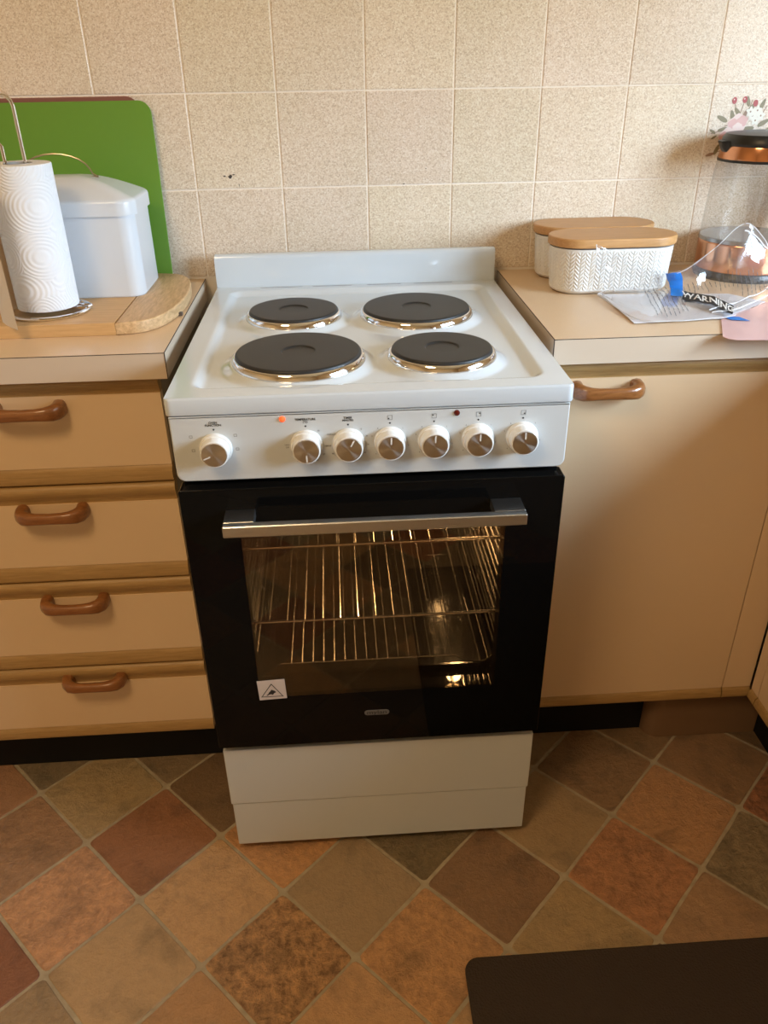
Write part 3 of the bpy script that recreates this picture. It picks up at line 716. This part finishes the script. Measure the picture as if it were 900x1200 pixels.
# paper towel on its holder
hx, hy = -.5075, -.2880
t = thing('towel_holder', 'chrome wire paper towel holder standing on the chopping board', 'holder', (hx, hy, BZ))
bm = B(); tube(bm, [(hx+.062*math.cos(2*PI*k/36), hy+.060*math.sin(2*PI*k/36), BZ+.0034) for k in range(36)], .0030, 8, True)
tube(bm, [(hx-.060, hy+.012, BZ+.0075), (hx+.050, hy+.012, BZ+.0075), (hx+.063, hy+.012, BZ+.0072), (hx+.066, hy+.004, BZ+.0072), (hx+.063, hy-.004, BZ+.0072), (hx+.050, hy-.006, BZ+.0075), (hx-.060, hy-.006, BZ+.0075)], .0022, 8)
obj('base_ring', bm, chrome, t)
bm = B(); zt_ = 1.2262; xa, xb_ = hx-.018, hx+.0125
tube(bm, [(xb_, hy-.003, BZ+.006), (xb_, hy-.003, zt_-.014), (xb_-.002, hy-.003, zt_-.006), (xb_-.008, hy-.003, zt_), (xa-.012, hy+.004, zt_+.002), (xa-.02, hy+.006, zt_-.003), (xa-.023, hy+.006, zt_-.012), (xa-.014, hy+.003, zt_-.05), (xa, hy, 1.16), (xa, hy, BZ+.006)], .0027, 8)
obj('loop', bm, chrome, t)
t = thing('paper_towel_roll', 'white embossed paper towel roll on the chrome holder', 'paper towel', (hx, hy, BZ+.011))
z0, z1, R0 = BZ+.0105, 1.1365, .0475
prof = [(.021, z0), (R0-.001, z0), (R0, z0+.001), (R0, (z0+z1)/2), (R0, z1-.001), (R0-.001, z1), (.021, z1), (.021, z0)]
bm = B(); rings = [[(hx+r*math.cos(2*PI*k/64), hy+r*math.sin(2*PI*k/64), z) for k in range(64)] for r, z in prof]; loft(bm, rings, False, False)
obj('paper', bm, towel_m, t, 40)
prof = [(.0208, z0), (.0208, z1+.0005), (.0195, z1+.0005), (.0195, z0)]
bm = B(); rings = [[(hx+r*math.cos(2*PI*k/40), hy+r*math.sin(2*PI*k/40), z) for k in range(40)] for r, z in prof]; loft(bm, rings, False, False); obj('core', bm, kraft, t)
# loose sheet: leaves the roll on the left and hangs towards the room
path = [(hx+R0*1.012*math.cos(a), hy+R0*1.012*math.sin(a)) for a in [math.radians(150+7*k) for k in range(0, 8)]]
lx, ly = path[-1]
path = path[:6]+[(-.5585, -.305), (-.5640, -.322), (-.5650, -.340), (-.5590, -.357), (-.5480, -.373), (-.5350, -.387), (-.5220, -.399)]
bm = B(); rows = []
for z in [z0-.001+(z1-z0)*k/10 for k in range(11)]:
    fz = (z-z0)/(z1-z0)
    rows.append([bm.verts.new((x+(.0 if i < 8 else -.006*(i-8)/6*fz), y+(0 if i < 8 else .012*(i-8)/6*fz), z-.0006*(i if i > 8 else 0)*(1-fz))) for i, (x, y) in enumerate(path)])
for a, b in zip(rows, rows[1:]):
    for i in range(len(a)-1): bm.faces.new((a[i], a[i+1], b[i+1], b[i]))
bmesh.ops.solidify(bm, geom=bm.faces[:], thickness=.0006)
sheet_m = translucent('shaded_towel_sheet', (.80, .70, .57), .25, .9)  # white paper, with the beige shadow on it put into the colour
obj('loose_sheet', bm, sheet_m, t, 60)

# ================================================================ RIGHT WORKTOP
def stadium(cx_, cy_, L, D, nper):
    """points along a stadium, evenly by arc length, ccw from front-left"""
    r = D/2; s = L-D; per_ = 2*s+2*PI*r; pts = []
    for k in range(nper):
        d = per_*k/nper
        if d < s: p = (cx_-s/2+d, cy_-r, 0, -1)
        elif d < s+PI*r: a = -PI/2+(d-s)/r; p = (cx_+s/2+r*math.cos(a), cy_+r*math.sin(a), math.cos(a), math.sin(a))
        elif d < 2*s+PI*r: e = d-s-PI*r; p = (cx_+s/2-e, cy_+r, 0, 1)
        else: a = PI/2+(d-2*s-PI*r)/r; p = (cx_-s/2+r*math.cos(a), cy_+r*math.sin(a), math.cos(a), math.sin(a))
        pts.append((*p, d))
    return pts, per_
def canister(cx_, cy_, label, L=.2280, D=.108):
    t = thing('ceramic_canister', label, 'canister', (cx_, cy_, HC), 'herringbone canisters with wooden lids')
    nper = 640; pts, per_ = stadium(cx_, cy_, L-.008, D-.006, nper); ncol = 60; wcol = per_/ncol; pit = .0066
    H0, H1 = HC+.0003, HC+.0790; rings = []
    def off(z):
        u = (z-H0)/(H1-H0)
        return -.005*(1-u)**1.0-.010*max(0, 1-u*9)**2
    nzr = 72
    rings.append([(x-nx_*.02, y-ny_*.02, H0) for x, y, nx_, ny_, d in pts])
    for k in range(nzr+1):
        z = H0+(H1-H0)*k/nzr; ring = []
        u = (z-H0)/(H1-H0); band = ss(.10, .13, u)*(1-ss(.93, .96, u))
        for x, y, nx_, ny_, d in pts:
            c_ = d/wcol; ci = int(c_); fx_ = c_-ci
            ph = (z + (fx_ if ci % 2 == 0 else 1-fx_)*wcol*1.0)/pit
            e = .0017*(ss(0, .25, (ph % 1))*(1-ss(.72, .97, ph % 1)))*ss(0, .10, fx_)*(1-ss(.90, 1, fx_))
            o1 = off(z)+e*band-.0014*band
            ring.append((x+nx_*o1, y+ny_*o1, z))
        rings.append(ring)
    rings.append([(x-nx_*.004, y-ny_*.004, H1) for x, y, nx_, ny_, d in pts])
    bm = B(); loft(bm, rings); obj('jar', bm, ceramic, t, 80)
    p2, _ = stadium(cx_, cy_, L, D, 96); o_ = [(p[0], p[1]) for p in p2]
    bm = B(); slab(bm, o_, HC+.0815, HC+.0970, .0028); ld = obj('lid', bm, lid_wood, t, 50)
    p3, _ = stadium(cx_, cy_, L-.014, D-.012, 64); bm = B(); slab(bm, [(p[0], p[1]) for p in p3], HC+.0788, HC+.0816, 0); obj('seal', bm, M('grey_seal', (.12, .10, .09), .6), t)
canister(.4535, -.0560, 'white herringbone ceramic canister against the wall, rear of the two')
canister(.4540, -.1690, 'white herringbone ceramic canister with bamboo lid, front of the two')

# glass kettle with copper bands
kx, ky = .7420, -.088
t = thing('kettle', 'glass and copper kettle with a black lid at the right edge of the worktop', 'kettle', (kx, ky, HC))
obj('power_base', lathe(B(), [(0, 0), (.086, 0), (.088, .006), (.085, .014), (0, .014)], (kx, ky, HC), 48), black_plastic, t)
obj('copper_base', lathe(B(), [(0, .0145), (.084, .0145), (.087, .019), (.0865, .062), (.084, .066), (0, .066)], (kx, ky, HC), 64), copper_m, t)
obj('steel_ring', lathe(B(), [(.0835, .0645), (.0868, .0665), (.0862, .0725), (.0825, .0735)], (kx, ky, HC), 64), M('dark_steel', (.35, .33, .32), .25, 1), t)
rings = [[(kx+r*math.cos(2*PI*k/64), ky+r*math.sin(2*PI*k/64), HC+z) for k in range(64)] for r, z in ((.0850, .072), (.0848, .09), (.0825, .14), (.0790, .185), (.0765, .204))]
bm = B(); loft(bm, rings, False, False); obj('glass_jug', bm, kettle_glass, t, 50)
obj('copper_band', lathe(B(), [(.0, .205), (.0760, .205), (.0770, .208), (.0735, .226), (.0715, .230), (0, .230)], (kx, ky, HC), 64), copper_m, t)
obj('black_ring', lathe(B(), [(.072, .2015), (.0778, .2020), (.0778, .2060), (.072, .2065)], (kx, ky, HC), 64), black_plastic, t)
obj('lid', lathe(B(), [(0, .228), (.0730, .228), (.0755, .232), (.0745, .240), (.069, .2465), (.045, .2495), (0, .250)], (kx, ky, HC), 64), black_plastic, t)
sx0 = kx-.073
bm = B(); loft(bm, [[(sx0+.010, ky-.020, HC+.212), (sx0+.010, ky+.020, HC+.212), (sx0+.012, ky+.022, HC+.236), (sx0+.012, ky-.022, HC+.236)], [(sx0-.003, ky-.008, HC+.217), (sx0-.003, ky+.008, HC+.217), (sx0-.008, ky+.016, HC+.236), (sx0-.008, ky-.016, HC+.236)], [(sx0-.009, ky-.004, HC+.226), (sx0-.009, ky+.004, HC+.226), (sx0-.013, ky+.010, HC+.2345), (sx0-.013, ky-.010, HC+.2345)]])
bmesh.ops.bevel(bm, geom=bm.edges[:], offset=.0015, segments=2, affect='EDGES'); obj('spout', bm, black_plastic, t)
bm = B(); tube(bm, [(kx+.065, ky, HC+.232), (kx+.095, ky, HC+.238), (kx+.118, ky, HC+.225), (kx+.125, ky, HC+.18), (kx+.120, ky, HC+.10), (kx+.105, ky, HC+.065), (kx+.080, ky, HC+.055)], [.010, .011, .012, .012, .012, .011, .009], 12, flat=1.3); obj('handle', bm, black_plastic, t)

# floral print on one wall tile
ti = tile_at[(7, -1)]
dm = [M('print_'+n_, c_, .4) for n_, c_ in (('olive', (.24, .19, .09)), ('brown', (.30, .17, .09)), ('pink', (.72, .42, .38)), ('palepink', (.84, .66, .60)), ('red', (.42, .03, .03)), ('cream', (.86, .82, .72)))]
bm = B(); lay = [0]
def shape(x, z, r, asp, rot, mi, n_=12, petal=0, tip=1.0):
    lay[0] += 1; y = -.0004-.000012*lay[0]; vs = []
    for k in range(n_):
        a = 2*PI*k/n_; q = 1+petal*math.cos(5*a)
        px_, pz_ = r*q*math.cos(a)*(tip if math.cos(a) > .8 else 1), r*asp*q*math.sin(a)
        vs.append(bm.verts.new((x+px_*math.cos(rot)-pz_*math.sin(rot), y, z+px_*math.sin(rot)+pz_*math.cos(rot))))
    fc = bm.faces.new(vs[::-1]); fc.material_index = mi
def leaf(x, z, r, rot, mi=0): shape(x, z, r, .42, rot, mi, 10, 0, 1.35)
def stem(x0_, z0_, x1_, z1_, w_=.0007, mi=1):
    lay[0] += 1; y = -.0004-.000012*lay[0]; d = Vector((x1_-x0_, z1_-z0_)).normalized()*w_
    fc = bm.faces.new([bm.verts.new(p) for p in ((x0_-d.y, y, z0_+d.x), (x1_-d.y, y, z1_+d.x), (x1_+d.y, y, z1_-d.x), (x0_+d.y, y, z0_-d.x))]); fc.material_index = mi
for a in ((.712, 1.187, .722, 1.160), (.7305, 1.187, .724, 1.160), (.700, 1.146, .715, 1.150), (.676, 1.134, .712, 1.142), (.690, 1.100, .713, 1.125), (.676, 1.098, .700, 1.104), (.745, 1.19, .740, 1.165), (.775, 1.18, .76, 1.15)): stem(*a)
for x, z, r, ro, mi in ((.695, 1.158, .010, 2.7, 0), (.713, 1.160, .0105, 1.9, 0), (.722, 1.168, .009, 2.3, 0), (.700, 1.141, .009, 3.3, 0), (.680, 1.137, .006, 2.6, 0), (.684, 1.128, .005, 3.7, 0), (.738, 1.186, .008, 1.9, 0), (.745, 1.176, .009, .9, 0),
  (.692, 1.105, .0085, 1.2, 0), (.682, 1.098, .007, 3.4, 1), (.735, 1.165, .008, 1.2, 1), (.742, 1.140, .012, .2, 0), (.756, 1.130, .012, -.4, 0), (.733, 1.110, .010, -1.2, 0), (.772, 1.150, .010, .5, 0), (.79, 1.14, .010, .2, 0), (.765, 1.18, .009, 1.2, 0), (.728, 1.149, .008, 2.0, 1)): leaf(x, z, r, ro, mi)
for x, z in ((.711, 1.189), (.7305, 1.190), (.752, 1.184)): shape(x, z, .0058, .78, PI/2, 4, 12)
for x, z in ((.7100, 1.1905), (.7295, 1.1915)): shape(x, z, .0013, .8, PI/2, 5, 8)
for x, z, r, mi in ((.724, 1.150, .0190, 3), (.732, 1.154, .011, 2), (.716, 1.150, .010, 2), (.725, 1.144, .009, 3), (.708, 1.131, .0150, 3), (.702, 1.128, .010, 2), (.713, 1.133, .006, 3), (.745, 1.12, .014, 3), (.748, 1.122, .009, 2)): shape(x, z, r, .85, .4, mi, 20, .10)
for x, z in ((.758, 1.172), (.750, 1.163), (.766, 1.163), (.757, 1.155), (.745, 1.170)):
    shape(x, z, .0075, 1, .3, 5, 20, .28); shape(x, z, .0016, 1, 0, 1, 8)
obj('floral_print', bm, dm, ti, recalc=False, smooth=False)

# pink plastic sheet, paper, plastic bag
o_ = [(.5355, -.4780), (.5385, -.4900), (.5490, -.4965), (.9000, -.5280), (.9000, -.3000), (.6150, -.3000), (.5721, -.3900)]
bm = B(); slab(bm, o_, HC+.0004, HC+.0016, .0003)
tag(obj('plastic_sheet', bm, pink_m), 'pink flexible plastic sheet overhanging the worktop edge beside the bag', 'plastic sheet')
pp = [(.4270, -.4000), (.5740, -.3890), (.6880, -.3010), (.6500, -.2420), (.4290, -.2200)]
bm = B(); slab(bm, pp, HC+.0020, HC+.0026, 0)
tag(obj('paper_sheet', bm, paper_m), 'white sheet of paper lying under the crumpled clear plastic bag', 'paper')
# bag surface from a control grid (front edge, fold, middle, top edge)
ctl = [
 [(0.4185, -0.2316, 0.8975), (0.4349, -0.3837, 0.8975), (0.4894, -0.4044, 0.8975), (0.5477, -0.3966, 0.8975), (0.5966, -0.3862, 0.8985), (0.6977, -0.2980, 0.9000)],
 [(0.4322, -0.1814, 0.9090), (0.4645, -0.3079, 0.9040), (0.5206, -0.3216, 0.9030), (0.5795, -0.3183, 0.9060), (0.6265, -0.3284, 0.9100), (0.6858, -0.3145, 0.9160)],
 [(0.4090, -0.2360, 0.9530), (0.4954, -0.2020, 0.9120), (0.5540, -0.2342, 0.9060), (0.6087, -0.2455, 0.9160), (0.6554, -0.2620, 0.9330), (0.7084, -0.2620, 0.9315)],
 [(0.4072, -0.2295, 0.9844), (0.4627, -0.2320, 0.9636), (0.5408, -0.2360, 0.9348), (0.6080, -0.2320, 0.9653), (0.6646, -0.2260, 1.0107), (0.7146, -0.2320, 0.9696)]]
def cr_(p0, p1, p2, p3, t_): return .5*((2*p1)+(p2-p0)*t_+(2*p0-5*p1+4*p2-p3)*t_*t_+(3*p1-p0-3*p2+p3)*t_**3)
def crv(P, t_):
    n_ = len(P)-1; x = min(max(t_, 0), 1)*n_; i = min(int(x), n_-1); f_ = x-i
    g = lambda k: P[min(max(k, 0), n_)]
    return cr_(g(i-1), g(i), g(i+1), g(i+2), f_)
CT3 = [[Vector(p) for p in r] for r in ctl]
def Sbag(s, t_, lift=0.0):
    p = crv([crv(r, s) for r in CT3], t_)
    q = Vector((s*5.5, t_*3.2, 1.7))
    d = noise.noise(q*1.3)*.010+(.35-abs(noise.noise(q*1.7+Vector((4, 1, 0)))))*.022-.004
    amp = ss(0, .15, t_)*ss(0, .06, s)*(.25+.75*max(abs(s-.42)*2, t_*.6))*(1-.5*ss(.85, 1, t_))
    p = p+Vector((0, -.45, .55))*d*amp+Vector((0, -.3, 1))*lift
    p.z = max(p.z, HC+.0034+lift)
    p.y = min(p.y, -.2255) if p.x < .58 else p.y
    return p
bm = B(); ns, ntt = 34, 18
g = [[bm.verts.new(Sbag(i/ns, j/ntt)) for i in range(ns+1)] for j in range(ntt+1)]
for j in range(ntt):
    for i in range(ns): bm.faces.new((g[j][i], g[j][i+1], g[j+1][i+1], g[j+1][i]))
t = thing('plastic_bag', 'crumpled clear plastic zip bag with printed warning text on the right worktop', 'bag', (.56, -.30, HC))
obj('film', bm, bag_m, t, 12, recalc=False)
def patch(fn, x0_, x1_, y0_, y1_, n1=14, n2=5, bm=None):
    bm = bm or B(); g_ = [[bm.verts.new(fn(x0_+(x1_-x0_)*i/n1, y0_+(y1_-y0_)*j/n2)) for i in range(n1+1)] for j in range(n2+1)]
    for j in range(n2):
        for i in range(n1): bm.faces.new((g_[j][i], g_[j][i+1], g_[j+1][i+1], g_[j+1][i]))
    return bm
# zip, then film edges and crease highlights built as pale tubes
seam_glint = M('bag_seam_glint', (.75, .75, .77), .25)
def on_film(pts, r, bm, lift=.0006, n=14):
    P = []
    for (a, b), (c, d) in zip(pts, pts[1:]): P += [Sbag(a+(c-a)*k/n, b+(d-b)*k/n, lift) for k in range(n)]
    P.append(Sbag(*pts[-1], lift)); tube(bm, P, r, 6)
bm = B(); on_film([(.80, 1), (1, 1)], .0006, bm); on_film([(.795, .93), (1, .90)], .0012, bm)
obj('zip_seam', bm, seam_glint, t)
bm = B()
for pts, r in (([(.43, .93), (.60, 1.0), (.79, 1.0)], .0005), ([(0, .02), (0, .98)], .0006), ([(.02, .01), (.25, .02), (.5, .01), (.8, .02)], .0005), ([(.60, .16), (.80, .30), (1, .42)], .0008), ([(.62, .12), (.82, .16), (1, .24)], .0008), ([(0, .02), (.10, .35)], .0008)):
    on_film(pts, r, bm)
obj('fold_edge_glint', bm, seam_glint, t)
fn = lambda x, y: Sbag(.61+x*.165, .33-x*.19+y*.10, .0010)
wl = obj('warning_block', patch(fn, -1, 1, -.9, .9), ink, t, recalc=False)
fn2 = lambda x, y: fn(x, y)+Vector((0, -.0004, .0008))
bm = text_obj(None, 'WARNING', 1.0, None, None, lambda x, y: fn2(x*.42, y*1.55), bold=.02); obj('printed_marking', bm, white_ink, t, recalc=False, smooth=False)['kind'] = 'stuff'
bm = B(); q = random.Random(5)
for k in range(30):
    s0 = .215+k*.0262; lo_t = .14 if s0 < .42 else .36; hi_t = .70
    if .44 < s0 < .78: lo_t = .52
    tt = hi_t+q.uniform(-.04, .03)
    while tt > lo_t+q.uniform(0, .08):
        l_ = q.uniform(.03, .07); wv = .0036; sl = .45 if s0 < .45 else .25
        a0, a1 = s0+(hi_t-tt)*sl*.35, s0+(hi_t-tt+l_)*sl*.35
        bm.faces.new([bm.verts.new(Sbag(a, b, .0009)) for a, b in ((a0, tt), (a1, tt-l_), (a1+wv, tt-l_), (a0+wv, tt))]); tt -= l_+.014
obj('small_print', bm, grey_ink, t, recalc=False, smooth=False)['kind'] = 'stuff'
# blue tape
fnt = lambda x, y: Sbag(.412+x, .70+y, .0014)
bm = patch(fnt, -.036, .036, -.22, .24, 6, 10); obj('blue_tape', bm, tape_m, t, recalc=False)
bm = B(); tp = [(.5830, -.3995), (.6100, -.4085), (.6030, -.3850), (.5780, -.3800)]
slab(bm, tp, HC+.0027, HC+.0030, 0); tag(obj('tape_piece', bm, tape_m), 'small blue tape piece lying on the pink sheet', 'tape')
